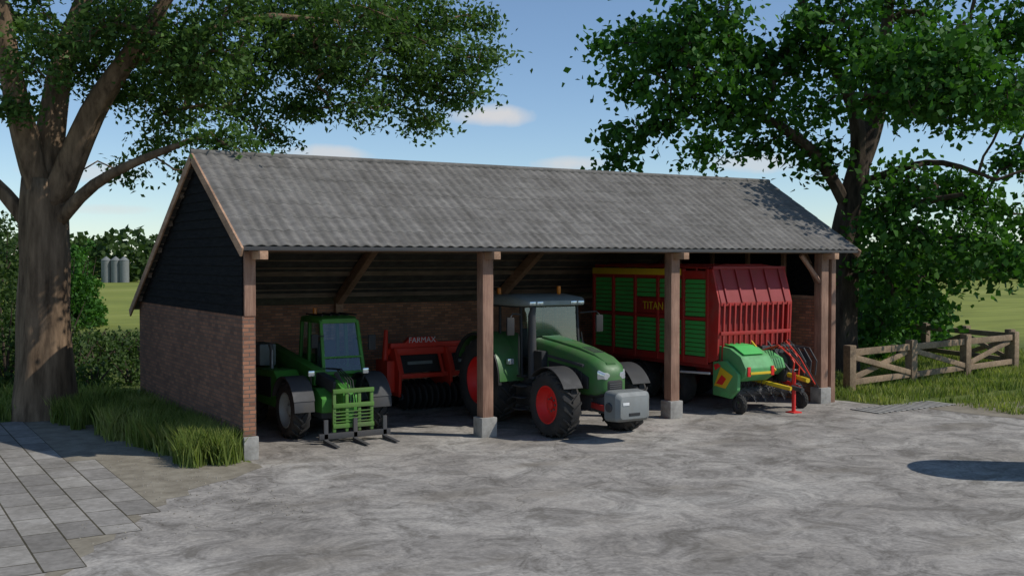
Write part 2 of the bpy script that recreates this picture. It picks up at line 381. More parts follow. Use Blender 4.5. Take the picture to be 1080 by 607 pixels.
roofslope('front_roof_slope',-.42,RW,X0,X1); roofslope('back_roof_slope',D+.35,RW,X0,X1)
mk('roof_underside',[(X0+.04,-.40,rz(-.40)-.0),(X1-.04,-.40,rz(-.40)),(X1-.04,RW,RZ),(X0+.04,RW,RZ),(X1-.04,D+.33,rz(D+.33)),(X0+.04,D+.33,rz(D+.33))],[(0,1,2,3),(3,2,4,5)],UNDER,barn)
tube(barn,'ridge_capping',[(X0-.02,RW,RZ+.03),(X1+.02,RW,RZ+.03)],.075,ROOF,12)
for x,nm in ((X0,'left'),(X1,'right')):
    for (a,b) in ((-.46,RW),(RW,D+.38)):
        beam(barn,nm+'_bargeboard',(x-.0,a,rz(a)-.06),(x-.0,b,rz(b)-.06),.045,.19,WOODB)
box(barn,'eaves_fascia',X0+.03,X1-.03,-.44,-.405,rz(-.42)-.05,rz(-.42)+.02,DGREY,.003)
k=0
for w in (-.1,.9,1.9,2.7,3.1,4.1,5.1,6.1,7.1,8.1):
    z=rz(w)-.075
    beam(barn,'purlin_%d'%k,(X0+.06,w,z),(X1-.06,w,z),.07,.12,WOODD,.0); k+=1
for w in np.arange(3.3,8.4,.33):
    if min(abs(w-q) for q in (3.1,4.1,5.1,6.1,7.1,8.1))>.1:
        z=rz(w)-.025
        beam(barn,'batten_%d'%k,(X0+.06,w,z),(X1-.06,w,z),.04,.035,WOODD,.0); k+=1
PX=[.13,5.17,10.34,15.42]
for i,x in enumerate(PX):
    for (a,b) in ((-.1,RW),(RW,D-.2)):
        beam(barn,'rafter',(x,a,rz(a)-.23),(x,b,rz(b)-.23),.18,.28,WOODR if i in(1,2) else WOODV)
    beam(barn,'front_rafter_tail',(x+.0,-.52,rz(-.1)-.33),(x,.0,rz(-.1)-.33),.16,.16,WOODB)
    if i in (1,2,3):
        box(barn,'post_%d'%i,x-.13,x+.13,-.13,.13,.4,rz(0)-.32,WOODV,.015)
        box(barn,'post_foot_%d'%i,x-.19,x+.19,-.19,.19,0,.42,FOOT,.02)
    else:
        box(barn,'post_0',x-.22,x-.0,-.03,.16,BT+.0,rz(0)-.32,WOODV,.01)
        box(barn,'post_foot_0',x-.27,x+.02,-.10,-.013,0,.44,FOOT,.015)
    if i in (1,2):
        box(barn,'back_post_%d'%i,x-.11,x+.11,D-.4,D-.24,0,rz(D-.3)-.3,WOODR,.01)
    if i==3: beam(barn,'knee_brace',(x,.1,rz(0)-1.15),(x,.95,rz(.95)-.30),.10,.12,WOODV)
box(barn,'front_beam',.0,15.6,-.09,.09,rz(0)-.32,rz(0)-.13,WOODX,.01)
box(barn,'post_3_side',15.70,15.86,-.10,.14,.0,rz(0)-.2,WOODV,.01)
tube(barn,'right_brace',[(15.3,-.05,3.2),(14.6,-.05,3.9)],.06,WOODV,6)

# ---------------------------------------------------------------- tractor
T=empty('tractor',(7.3,-.85,0))
box(T,'chassis',-.3,.3,-.5,2.9,.55,1.0,DGREY,.04)
hs=[rr(-.20,.20,1.0,1.34,-.93,.06,5,.15),rr(-.30,.30,.96,1.48,-.88,.07,5,.19),rr(-.37,.37,.92,1.62,-.74,.07,5,.21),rr(-.41,.41,.90,1.73,-.45,.06,5,.21),rr(-.43,.43,.92,1.83,.1,.06,5,.20),rr(-.45,.45,.95,1.93,.9,.06,5,.18),rr(-.47,.47,1.0,2.0,1.55,.06,5,.16)]
loft(T,'hood',hs,TGREEN)
loft(T,'hood_power_dome',[rr(-.12,.12,1.40,1.60,-.80,.03,3),rr(-.18,.18,1.55,1.775,-.42,.03,3),rr(-.20,.20,1.65,1.88,.1,.03,3),rr(-.23,.23,1.75,1.98,.9,.03,3),rr(-.26,.26,1.8,2.045,1.5,.03,3)],TGREEN)
for q in range(7):
    yy=-.36+q*.07; zz=1.755+.045*q*.3
    box(T,'dome_vent',-.13,.13,yy,yy+.03,zz+.02,zz+.046,BLACK,0)
loft(T,'front_grille',[rr(-.17,.17,.97,1.22,-.95,.05,3),rr(-.29,.29,.90,1.34,-.86,.06,3),rr(-.385,.385,.86,1.38,-.55,.06,3)],BLACK)
for q in range(5): box(T,'grille_slat',-.15,.15,-.957,-.945,1.0+q*.042,1.01+q*.042,STEEL,0)
for s in (-1,1):
    extr(T,'hood_side_grille',[(-.55,1.05),(.85,1.1),(.95,1.55),(-.1,1.45),(-.55,1.3)],'x',s*.40,s*.452,BLACK)
    for q in range(5): box(T,'side_louvre',min(s*.452,s*.46),max(s*.452,s*.46),-.35+q*.22,-.33+q*.22,1.12,1.42,DGREY,0)
    extr(T,'hood_stripe',[(-.4,1.50),(1.45,1.66),(1.45,1.72),(-.4,1.56)],'x',s*.40,s*.462,DGREY,.003)
    loft(T,'headlight',[rr(s*.20-.07,s*.20+.07,1.27,1.39,-.925,.03,3),rr(s*.27-.09,s*.27+.09,1.26,1.46,-.80,.03,3)],LENS)
    beam(T,'axle_half',(s*.2,0,.68),(s*.72,0,.68),.18,.2,DGREY)
    wheel(T,'front_wheel',s*.9,0,.70,.52,.39,RIMRED,s,20)
    wheel(T,'rear_wheel',s*.93,2.75,.97,.66,.54,RIMRED,s,22)
    arcplate(T,'front_fender',s*.9-.24,s*.9+.24,0,.70,.78,45,150,.025,BLACK)
    beam(T,'fender_bracket',(s*.55,0.05,.9),(s*.7,.05,1.47),.05,.05,BLACK)
    arcplate(T,'rear_fender',s*.95-.33,s*.95+.30,2.75,1.0,1.06,25,178,.04,TGREEN,18)
    arcplate(T,'rear_fender_edge',s*.95+s*.28,s*.95+s*.36,2.75,1.0,1.03,20,182,.06,BLACK,18)
    extr(T,'fender_inner',[(1.75,1.0),(2.0,1.75),(2.75,2.03),(3.5,1.8),(3.8,1.0)],'x',s*.60,s*.64,TGREEN)
    box(T,'rear_work_light',s*1.0-.08,s*1.0+.08,1.62,1.72,1.42,1.55,LENS,.02)
    tube(T,'mirror_arm',[(s*.80,1.48,2.55),(s*1.15,1.32,2.58),(s*1.22,1.30,2.5)],.018,BLACK,6)
    box(T,'mirror',s*1.22-.10,s*1.22+.10,1.27,1.33,2.10,2.50,BLACK,.03)
    box(T,'tank_step_box',min(s*.45,s*.82),max(s*.45,s*.82),.92,1.72,.50,.98,BLACK if s<0 else DGREY,.05)
    for q in range(3): box(T,'step',min(s*.78,s*1.0),max(s*.78,s*1.0),1.25,1.6,.42+q*.26,.45+q*.26,DGREY,.005)
    tube(T,'handrail',[(s*.86,1.5,1.2),(s*.9,1.46,1.6),(s*.86,1.52,2.1)],.015,BLACK,6)
tube(T,'exhaust',[(-.60,1.36,1.1),(-.60,1.36,1.5),(-.60,1.38,2.55),(-.60,1.30,2.72)],[.10,.10,.085,.055],DGREY,14)
tube(T,'exhaust_tip',[(-.60,1.385,2.5),(-.60,1.38,2.8)],.05,STEEL,12)
box(T,'air_filter_cover',-.62,-.44,.95,1.3,1.25,1.75,BLACK,.04)
def cab(P,x0,x1,y0,y1,zb,zw,zt,pm,rake=.12,th=.05,tin=.03):
    A={}
    for sx,x in ((0,x0),(1,x1)):
        o=tin*(1 if sx==0 else -1)
        A[sx,'fb']=Vector((x,y0,zb)); A[sx,'ft']=Vector((x+o,y0+rake,zt)); A[sx,'rb']=Vector((x,y1,zb)); A[sx,'rt']=Vector((x+o,y1-.05,zt))
        ym=y0+(y1-y0)*.62; A[sx,'mb']=Vector((x,ym,zb)); A[sx,'mt']=Vector((x+o,ym+.03,zt))
    for sx in (0,1):
        for a,b in (('fb','ft'),('rb','rt'),('mb','mt')): beam(P,'cab_pillar',A[sx,a],A[sx,b],th,th*1.2,pm,.008)
        beam(P,'cab_sill',A[sx,'fb'],A[sx,'rb'],th,th,pm,.008); beam(P,'cab_top_rail',A[sx,'ft'],A[sx,'rt'],th,th,pm,.008)
        pane(P,'side_window',[A[sx,'fb'],A[sx,'mb'],A[sx,'mt'],A[sx,'ft']]); pane(P,'rear_side_window',[A[sx,'mb'],A[sx,'rb'],A[sx,'rt'],A[sx,'mt']])
    for a in ('fb','ft','rb','rt'): beam(P,'cab_cross',A[0,a],A[1,a],th,th,pm,.008)
    pane(P,'windscreen',[A[0,'fb'],A[1,'fb'],A[1,'ft'],A[0,'ft']]); pane(P,'rear_window',[A[0,'rb'],A[1,'rb'],A[1,'rt'],A[0,'rt']])
def seat(P,x,y,z):
    box(P,'seat_base',x-.24,x+.24,y-.25,y+.25,z,z+.14,DGREY,.04); box(P,'seat_back',x-.23,x+.23,y+.2,y+.34,z+.1,z+.8,DGREY,.05)
    tube(P,'steering_column',[(x,y-.65,z-.1),(x,y-.5,z+.38)],.04,BLACK,8)
    v=[Vector((x+.19*math.cos(a),y-.5+.13*math.sin(a),z+.40+.12*math.sin(a))) for a in [i*math.pi/8 for i in range(17)]]
    tube(P,'steering_wheel',v,.016,BLACK,6)
cab(T,-.80,.80,1.5,3.05,1.15,1.4,2.72,BLACK,.08,.05)
extr(T,'cab_base',[(1.5,.95),(3.05,.95),(3.05,1.2),(1.5,1.2)],'x',-.62,.62,DGREY,.02)
loft(T,'cab_roof',[rr(-.76,.76,2.76,2.85,1.26,.03,4),rr(-.86,.86,2.73,2.92,1.40,.05,4,.1),rr(-.89,.89,2.73,2.985,2.1,.05,4,.14),rr(-.86,.86,2.73,2.96,3.0,.05,4,.12),rr(-.76,.76,2.76,2.88,3.2,.04,4)],LGREY)
for x in (-.66,-.46,.46,.66): box(T,'roof_light',x-.08,x+.08,1.24,1.30,2.765,2.84,LENS,.015)
seat(T,0,2.35,1.35)
box(T,'dashboard',-.22,.22,1.6,1.8,1.2,1.72,BLACK,.04)
tube(T,'beacon',[(.55,2.0,2.96),(.55,2.0,3.03),(.55,2.0,3.16)],[.04,.05,.045],ORANGE,12)
tube(T,'beacon.001',[(-.55,2.9,2.94),(-.55,2.9,3.11)],[.05,.045],ORANGE,12)
tube(T,'wiper',[(.05,1.50,1.2),(.35,1.55,1.9)],.012,BLACK,5)
loft(T,'front_ballast',[rr(-.36,.36,.52,.98,-1.60,.08,4),rr(-.44,.44,.46,1.06,-1.52,.10,4),rr(-.46,.46,.44,1.08,-1.18,.10,4),rr(-.36,.36,.5,1.0,-1.05,.08,4)],GREY)
for s in (-1,1): lathe(T,'ballast_boss',[(s*.45,.10),(s*.49,.09),(s*.49,.001)],DGREY,(0,-1.34,.75),18)
for s in (-1,1): beam(T,'front_linkage_arm',(s*.28,-.5,.7),(s*.28,-1.10,.66),.07,.12,RED)
box(T,'front_linkage_block',-.25,.25,-.9,-.45,.55,.95,DGREY,.04)
box(T,'ballast_slot',-.14,.14,-1.61,-1.595,.58,.64,BLACK,.003); box(T,'ballast_badge',-.3,-.14,-1.61,-1.595,.8,.86,WHITE,.003)

# ---------------------------------------------------------------- telehandler
Q=empty('telehandler',(2.46,1.95,0),math.radians(0))
box(Q,'chassis',-.42,.42,-.45,3.1,.42,.85,DGREY,.04)
extr(Q,'engine_cover',[(.62,.55),(2.35,.55),(2.55,.95),(2.45,1.30),(.95,1.36),(.62,1.1)],'x',-.98,-.42,GREEN,.05)
extr(Q,'engine_grille',[(1.1,.75),(2.2,.75),(2.2,1.15),(1.1,1.2)],'x',-1.0,-.975,BLACK,.004)
extr(Q,'rear_counterweight',[(2.9,.5),(3.45,.6),(3.5,1.2),(3.1,1.5),(2.8,1.4)],'x',-.85,.85,GREEN,.06)
extr(Q,'front_body',[(-.55,.55),(.5,.5),(.5,1.0),(-.2,1.05),(-.55,.85)],'x',-.45,.45,GREEN,.05)
extr(Q,'side_skirt',[(.6,.42),(2.2,.42),(2.2,.75),(.6,.75)],'x',.42,.96,GREEN,.03)
for s in (-1,1):
    wheel(Q,'front_wheel',s*.88,0,.60,.42,.36,RIMG,s,18)
    wheel(Q,'rear_wheel',s*.88,2.62,.60,.42,.36,RIMG,s,18)
    for yy in (0,2.62):
        arcplate(Q,'fender',s*.88-.23,s*.88+.23,yy,.60,.69,20,160,.03,DGREY)
        lathe(Q,'axle',[(-.8,.10),(.8,.10)],DGREY,(0,yy,.6),12)
    extr(Q,'fender_front_flap',[(-.70,.62),(-.66,.62),(-.62,.86),(-.66,.86)],'x',s*.88-.22,s*.88+.22,DGREY,.005)
    box(Q,'headlight',s*.62-.07,s*.62+.07,-.42,-.36,1.33,1.45,LENS,.02)
    beam(Q,'light_stalk',(s*.55,-.2,.95),(s*.62,-.36,1.36),.04,.04,BLACK)
extr(Q,'cab_lower',[(.42,.72),(1.95,.72),(1.95,1.32),(.62,1.28),(.36,.98)],'x',-.02,.96,GREEN,.03)
cab(Q,.0,.94,.45,1.92,1.28,1.5,2.40,GREEN,.28,.07,.04)
loft(Q,'cab_roof',[rr(.06,.88,2.41,2.46,.70,.02,4),rr(.0,.94,2.38,2.50,.85,.04,4),rr(.0,.94,2.38,2.53,1.4,.04,4),rr(.03,.91,2.38,2.48,1.95,.04,4)],GREEN)
for q in range(5): box(Q,'roof_guard_bar',.06+q*.2,.10+q*.2,.72,1.7,2.53,2.56,BLACK,.005)
beam(Q,'cab_mid_bar',(.0,.50,1.62),(.94,.50,1.62),.03,.04,GREEN)
seat(Q,.46,1.25,1.12)
tube(Q,'beacon',[(.2,1.5,2.53),(.2,1.5,2.68)],[.05,.04],ORANGE,12)
box(Q,'mirror',-.30,-.14,.42,.47,1.85,2.15,BLACK,.02); tube(Q,'mirror_arm',[(.02,.5,2.1),(-.2,.45,2.1)],.015,BLACK,6)
box(Q,'mirror.001',1.06,1.24,.42,.47,1.75,2.1,BLACK,.02); tube(Q,'mirror_arm.001',[(.92,.5,2.05),(1.14,.45,2.05)],.015,BLACK,6)
beam(Q,'boom_outer',(-.25,3.15,1.62),(-.20,.2,1.22),.26,.34,GREEN,.03)
beam(Q,'boom_inner',(-.20,.2,1.22),(-.10,-.55,1.08),.20,.26,DGREY,.02)
extr(Q,'boom_nose',[(-.5,1.25),(-.95,1.05),(-1.02,.35),(-.85,.3),(-.72,.75),(-.45,.95)],'x',-.14,.10,GREEN,.03)
tube(Q,'lift_cylinder',[(-.22,2.1,.8),(-.22,.9,1.18)],.06,STEEL,12)
tube(Q,'tilt_cylinder',[(-.02,-.3,1.35),(-.02,-.98,.95)],[.05,.035],STEEL,12)
for h_ in range(3): tube(Q,'hydraulic_hose_%d'%h_,[(-.1+h_*.05,.2,1.42),(-.05+h_*.05,-.4,1.45),(h_*.06,-.85,1.25),(h_*.06,-1.0,.8)],.014,BLACK,6)
tube(Q,'exhaust',[(-.75,1.7,1.3),(-.75,1.7,1.75),(-.75,1.8,1.85)],.05,STEEL,12)
box(Q,'rear_air_box',-.9,-.5,2.1,2.9,1.35,1.85,LGREY,.05)
cy=-1.05
for z in (.30,.72,1.02): box(Q,'carriage_bar',-.42,.50,cy-.06,cy,z,z+.09,CGREEN,.01)
for x in (-.42,-.14,.14,.42): box(Q,'carriage_upright',x,x+.07,cy-.04,cy+.02,.22,1.10,CGREEN,.01)
for q in range(4): box(Q,'carriage_mesh',-.38,.46,cy-.05,cy-.03,.42+q*.07,.44+q*.07,CGREEN,0)
box(Q,'fork_crossbar',-.75,.85,cy-.12,cy-.06,.10,.22,DGREY,.01)
for x in (-.6,.05,.72):
    extr(Q,'fork_tine',[(cy-.06,.5),(cy-.12,.5),(cy-.12,.09),(cy-.75,.045),(cy-.75,.03),(cy-.06,.03)],'x',x-.045,x+.045,DGREY,.006)

# ---------------------------------------------------------------- forage wagon
Wg=empty('forage_wagon',(13.15,.44,0))
box(Wg,'floor',-1.2,1.2,.0,4.9,1.05,1.2,DRED,.02)
for s in (-1,1):
    beam(Wg,'chassis_rail',(s*.5,-.6,.92),(s*.5,4.8,.92),.12,.24,DRED)
    box(Wg,'side_back',min(s*1.17,s*1.20),max(s*1.17,s*1.20),.05,4.85,1.2,3.35,DRED,0)
    for z0,z1 in ((1.15,1.33),(3.30,3.5),(2.25,2.33)): box(Wg,'side_rail',min(s*1.2,s*1.275),max(s*1.2,s*1.275),0,4.9,z0,z1,RED,.01)
    ys=[0,.92,1.0+.95,2.92,3.9,4.82]
    for y in ys: box(Wg,'side_post',min(s*1.2,s*1.29),max(s*1.2,s*1.29),y,y+.09,1.15,3.55,RED,.012)
    for i in range(5):
        a=ys[i]+.11; b=ys[i+1]-.02
        for zz0,zz1 in ((1.34,2.24),(2.34,3.29)):
            if i in (1,2) and zz0>2: 
                box(Wg,'red_panel',min(s*1.2,s*1.235),max(s*1.2,s*1.235),a,b,zz0,zz0+.42,RED,.01)
                zz0=zz0+.45
            nn=8 if zz1-zz0>.6 else 4; hz=(zz1-zz0)/nn
            for q in range(nn): extr(Wg,'green_slat',[(s*1.205,zz0+q*hz),(s*1.25,zz0+q*hz+.01),(s*1.235,zz0+q*hz+hz*.88),(s*1.205,zz0+q*hz+hz*.9)],'y',a,b,WGREEN,0,False)
    wheel(Wg,'wheel',s*.98,1.45,.50,.48,.27,DRED,s,24,False)
    wheel(Wg,'wheel',s*.98,2.90,.50,.48,.27,DRED,s,24,False)
    arcplate(Wg,'mudguard',s*.98-.25,s*.98+.25,1.45,.5,.56,30,150,.02,BLACK)
    arcplate(Wg,'mudguard',s*.98-.25,s*.98+.25,2.9,.5,.56,30,150,.02,BLACK)
    tube(Wg,'top_rail',[(s*1.22,.1,3.58),(s*1.22,4.85,3.62)],.03,RED,8)
    for y in (.5,1.5,2.5,3.5,4.5): tube(Wg,'hoop_post',[(s*1.22,y,3.4),(s*1.22,y,3.6)],.03,RED,8)
    box(Wg,'yellow_top_board',min(s*1.30,s*1.335),max(s*1.30,s*1.335),1.0,4.85,3.38,3.55,YEL,.01)
for y in (.1,1.3,2.5,3.7,4.85): tube(Wg,'roof_hoop',[(-1.22,y,3.57),(-.6,y,3.64),(.6,y,3.64),(1.22,y,3.57)],.03,RED,8)
box(Wg,'rear_tailgate',-1.2,1.2,4.85,4.93,1.15,3.5,DRED,.02)
text(Wg,'side_lettering','TITAN 28',(-1.30,1.95,2.55),(math.radians(90),0,math.radians(-90)),.30,YEL)
extr(Wg,'front_side_plate',[(0,1.2),(-.32,1.3),(-.38,2.7),(-.12,3.55),(.1,3.55),(.1,1.2)],'x',-1.26,-1.2,RED,.01)
extr(Wg,'front_side_plate.001',[(0,1.2),(-.32,1.3),(-.38,2.7),(-.12,3.55),(.1,3.55),(.1,1.2)],'x',1.2,1.26,RED,.01)
pane(Wg,'front_back_sheet',[(-1.2,-.10,1.2),(1.2,-.10,1.2),(1.2,-.10,3.4),(-1.2,-.10,3.4)],DRED)
extr(Wg,'front_hood',[(-.40,2.72),(-.36,2.68),(-.08,3.50),(-.10,3.58)],'x',-1.2,1.2,DRED,.0)
for q in range(5): beam(Wg,'hood_rib',(-1.0+q*.5,-.42,2.72),(-1.0+q*.5,-.13,3.58),.05,.03,DRED,0)
for q in range(13): 
    x=-1.1+q*.183; beam(Wg,'grille_bar',(x,-.34,1.25),(x,-.40,2.70),.05,.05,RED,.006)
for z in (1.25,1.95,2.68): beam(Wg,'grille_cross',(-1.2,-.37,z),(1.2,-.37,z),.06,.09,RED,.008)
beam(Wg,'front_top_bar',(-1.25,-.12,3.58),(1.25,-.12,3.58),.07,.07,DRED)
prof=[(-.32,.88),(-.92,.80),(-1.16,.95),(-1.18,1.14),(-1.0,1.42),(-.62,1.60),(-.2,1.64),(-.2,.95)]
extr(Wg,'pickup_housing',prof,'x',-1.12,-.15,PGREEN,.03)
prof2=[(-.3,.95),(-.80,.90),(-1.0,1.08),(-.9,1.32),(-.5,1.48),(-.2,1.48)]
extr(Wg,'pickup_housing_inner',prof2,'x',-.13,.42,PGREEN,.03)
extr(Wg,'top_cover_plate',[(-.98,1.455),(-.62,1.63),(-.22,1.67),(-.22,1.69),(-.63,1.655),(-1.0,1.475)],'x',-1.0,-.35,WGREEN,.003)
extr(Wg,'pickup_side_cover',[(-.15,.42),(-.78,.38),(-1.02,.60),(-1.05,1.0),(-.6,1.30),(-.15,1.25)],'x',-1.25,-1.14,PGREEN,.03)
extr(Wg,'cover_yellow_band',[(-.22,.66),(-.62,.62),(-.88,.95),(-.45,1.14)],'x',-1.268,-1.252,YEL,.004)
extr(Wg,'cover_red_band',[(-.25,1.04),(-.45,1.16),(-.35,1.22),(-.2,1.18)],'x',-1.266,-1.252,RIMRED,.003)
extr(Wg,'cover_arrow',[(-.30,.72),(-.52,.70),(-.66,.86),(-.5,.95)],'x',-1.275,-1.269,RIMRED,.0)
box(Wg,'housing_stripe',-1.0,-.3,-1.20,-1.165,.99,1.05,YEL,.003)
for x in (-1.06,-.28): box(Wg,'housing_mark',x,x+.09,-1.20,-1.165,.95,1.18,RIMRED,.003)
beam(Wg,'cover_strut',(-.14,-.3,1.75),(-.14,-1.2,1.05),.04,.06,YEL)
beam(Wg,'cover_strut.001',(.45,-.3,1.7),(.45,-1.1,1.0),.04,.06,DGREY)
lathe(Wg,'pickup_reel_core',[(-1.1,.12),(1.15,.12)],DGREY,(0,-.75,.52),12)
v=[];f=[]
for i in range(24):
    x=-1.08+i*.094
    for j in range(6):
        a=j*math.pi/3+i*.3; b=len(v)
        p0=Vector((x,-.75+.11*math.cos(a),.52+.11*math.sin(a))); p1=Vector((x,-.75+.29*math.cos(a+.25),.52+.29*math.sin(a+.25)))
        for p,r in ((p0,.01),(p1,.006)):
            v+=[p+Vector((-r,0,-r)),p+Vector((r,0,-r)),p+Vector((r,0,r)),p+Vector((-r,0,r))]
        f+=[tuple(b+q for q in t) for t in BF]
mk('pickup_tines',v,f,DGREY,Wg)
for x in (.5,.7,.9,1.1,1.3):
    lathe(Wg,'feed_disc',[(-.03,.001),(-.03,.20),(0,.26),(.03,.20),(.03,.001)],DGREY,(x,-.72,1.18),18)
    tube(Wg,'feed_guard',[(x+.1,-.35,1.55),(x+.1,-.85,1.52),(x+.1,-1.1,1.2),(x+.1,-1.05,.85)],.022,ORED if x<.8 else DGREY,6)
lathe(Wg,'feed_shaft',[(.1,.07),(1.3,.07)],STEEL,(0,-.72,1.18),12)
box(Wg,'feed_frame',.15,1.3,-.45,-.30,.75,1.6,DGREY,.03)
box(Wg,'gearbox',.35,.75,-1.0,-.6,.72,1.05,BLACK,.05)
tube(Wg,'pto_guard',[(.5,-1.0,.9),(.45,-1.5,.85),(.4,-1.75,.83)],.06,YEL,12)
for s in (-1,1): tube(Wg,'drawbar',[(.2+s*.45,-.3,.8),(.22+s*.14,-1.5,.62)],.055,YEL if s<0 else RIMRED,8)
tube(Wg,'drawbar_eye',[(.22,-1.4,.64),(.22,-1.75,.60)],.06,DGREY,8)
tube(Wg,'parking_jack',[(.30,-1.38,0.03),(.30,-1.38,1.0)],.05,RIMRED,10); box(Wg,'jack_foot',.16,.44,-1.52,-1.24,0,.035,RIMRED,.005)
tube(Wg,'jack_handle',[(.30,-1.38,1.0),(.30,-1.38,1.06),(.42,-1.38,1.06)],.015,STEEL,6)
for q in range(5): tube(Wg,'hydraulic_hose_%d'%q,[(.1+q*.1,-.5,1.5),(.15+q*.09,-1.0,1.66+q*.03),(.3+q*.08,-1.35,1.35),(.45+q*.12,-1.6,1.0-.1*q)],.016,BLACK if q%3 else ORED,6)
wheel(Wg,'gauge_wheel',-1.0,-.85,.22,.16,.11,DGREY,-1,16,False)
wheel(Wg,'gauge_wheel',1.1,-.85,.22,.16,.11,DGREY,1,16,False)
beam(Wg,'gauge_arm',(-1.0,-.85,.25),(-1.0,-.55,.75),.05,.05,PGREEN)
tube(Wg,'side_light_bar',[(-1.3,-.1,.95),(-1.3,1.0,.9)],.03,WHITE,8)

# ---------------------------------------------------------------- rotary spader
C=empty('soil_spader',(6.75,5.0,0))
box(C,'top_beam',-1.42,1.42,-.25,.1,1.36,1.54,ORED,.03)
extr(C,'top_cover',[(-1.5,1.52),(1.5,1.52),(1.62,1.78),(1.40,1.76),(.75,1.66),(-.15,1.66),(-.3,1.80),(-.95,1.80),(-1.1,1.66),(-1.5,1.66)],'y',-.12,.05,ORED,.012)
for x in (-1.5,-.05,1.42): extr(C,'side_plate',[(-.55,.35),(.55,.35),(.6,.9),(.2,1.55),(-.3,1.55),(-.6,.95)],'x',x,x+.08,ORED,.015)
for x in (-1.42,.05):
    extr(C,'dark_hood',[(-.35,.92),(-.15,1.36),(.1,1.36),(.4,.9)],'x',x,x+1.34,BLACK,.02)
    box(C,'hood_label',x+.3,x+1.0,-.31,-.272,1.12,1.20,LGREY,.0)
    box(C,'lower_bar',x,x+1.35,-.52,-.42,.80,.91,ORED,.01)
    for xx in (x+.02,x+1.18): beam(C,'hood_brace',(xx+.06,-.45,.9),(xx+.06,-.2,1.40),.08,.05,ORED)
for z,y,R in ((.32,-.55,.32),(.32,.35,.34)):
    for i in range(17):
        lathe(C,'roller_disc',[(-.045,.08),(-.03,R*.92),(0,R),(.03,R*.92),(.045,.08)],BLACK,(-1.36+i*.17,y,z+.02),20)
    lathe(C,'roller_axle',[(-1.45,.09),(1.45,.09)],DGREY,(0,y,z+.02),12)
for s in (-1,1): beam(C,'roller_arm',(s*1.46,-.5,.4),(s*1.46,.0,1.2),.06,.14,ORED)
tube(C,'headstock_left',[(-1.62,-.2,.5),(-1.66,-.1,1.3),(-1.58,0,2.0)],[.09,.08,.05],ORED,10)
tube(C,'headstock_link',[(-1.66,-.1,1.3),(-1.4,0,1.6)],.05,ORED,8)
box(C,'left_gearcase',-1.74,-1.52,-.4,.3,.45,1.25,ORED,.04)
text(C,'maker_lettering','FARMAX',(-.62,-.135,1.72),(math.radians(90),0,0),.20,WHITE)

# ---------------------------------------------------------------- fences
def fence(name,a,b,bays,ht=1.2):
    a=Vector(a);b=Vector(b); E=empty(name,(a.x,a.y,0)); d=(b-a)/bays
    for i in range(bays+1):
        p=d*i; j=random.uniform(-.03,.03)
        box(E,'post_%d'%i,p.x-.13,p.x+.13,p.y-.13,p.y+.13,-.05,ht+.06+j,WOODF,.025)
        if i<bays:
            q=d*(i+1)
            beam(E,'top_rail_%d'%i,(p.x,p.y,ht-.15),(q.x,q.y,ht-.15+random.uniform(-.02,.02)),.09,.19,WOODF)
            beam(E,'bottom_rail_%d'%i,(p.x,p.y,.28),(q.x,q.y,.30),.09,.17,WOODF)
            n=Vector((-d.y,d.x,0)).normalized()*.05
            if i%2==0 or i==0: beam(E,'brace_%d'%i,(p.x+n.x,p.y+n.y,.34),(q.x+n.x,q.y+n.y,ht-.25),.06,.16,WOODF)
            if i%2==1 or i==0: beam(E,'brace_b_%d'%i,(p.x-n.x,p.y-n.y,ht-.25),(q.x-n.x,q.y-n.y,.34),.06,.16,WOODF)
fence('wooden_fence',G(897,414),G(1070,390),3,1.28)
fence('wooden_fence',G(1066,388),W(14.8,46.5),4,1.28)

# ---------------------------------------------------------------- vegetation
def leaves(name,cen,size,mat,parent,clump=None,up=.5,wr=.55):
    n=len(cen); nrm=rng.normal(size=(n,3)); nrm[:,2]+=up; nrm/=np.linalg.norm(nrm,axis=1)[:,None]
    t=rng.normal(size=(n,3)); t-=nrm*(t*nrm).sum(1)[:,None]; t/=np.linalg.norm(t,axis=1)[:,None]+1e-9
    b=np.cross(nrm,t); Ls=(size*rng.uniform(.65,1.35,n))[:,None]
    V=np.empty((n,4,3)); V[:,0]=cen-t*Ls*.5; V[:,1]=cen+b*Ls*wr*.5+t*Ls*.05; V[:,2]=cen+t*Ls*.5; V[:,3]=cen-b*Ls*wr*.5+t*Ls*.05
    V[:,0]-=nrm*Ls*.08; V[:,2]-=nrm*Ls*.12
    me=bpy.data.meshes.new(name); me.vertices.add(4*n); me.vertices.foreach_set('co',V.reshape(-1).astype(np.float32))
    me.loops.add(4*n); me.loops.foreach_set('vertex_index',np.arange(4*n,dtype=np.int32))
    me.polygons.add(n); me.polygons.foreach_set('loop_start',np.arange(0,4*n,4,dtype=np.int32)); me.polygons.foreach_set('loop_total',np.full(n,4,dtype=np.int32))
    r=rng.random(n)*.55+(clump if clump is not None else rng.random(n))*.45
    at=me.attributes.new('rnd','FLOAT','POINT'); at.data.foreach_set('value',np.repeat(r,4).astype(np.float32))
    me.update(); me.validate(); me.materials.append(mat); o=bpy.data.objects.new(name,me); S.collection.objects.link(o)
    if parent: o.parent=parent
    return o
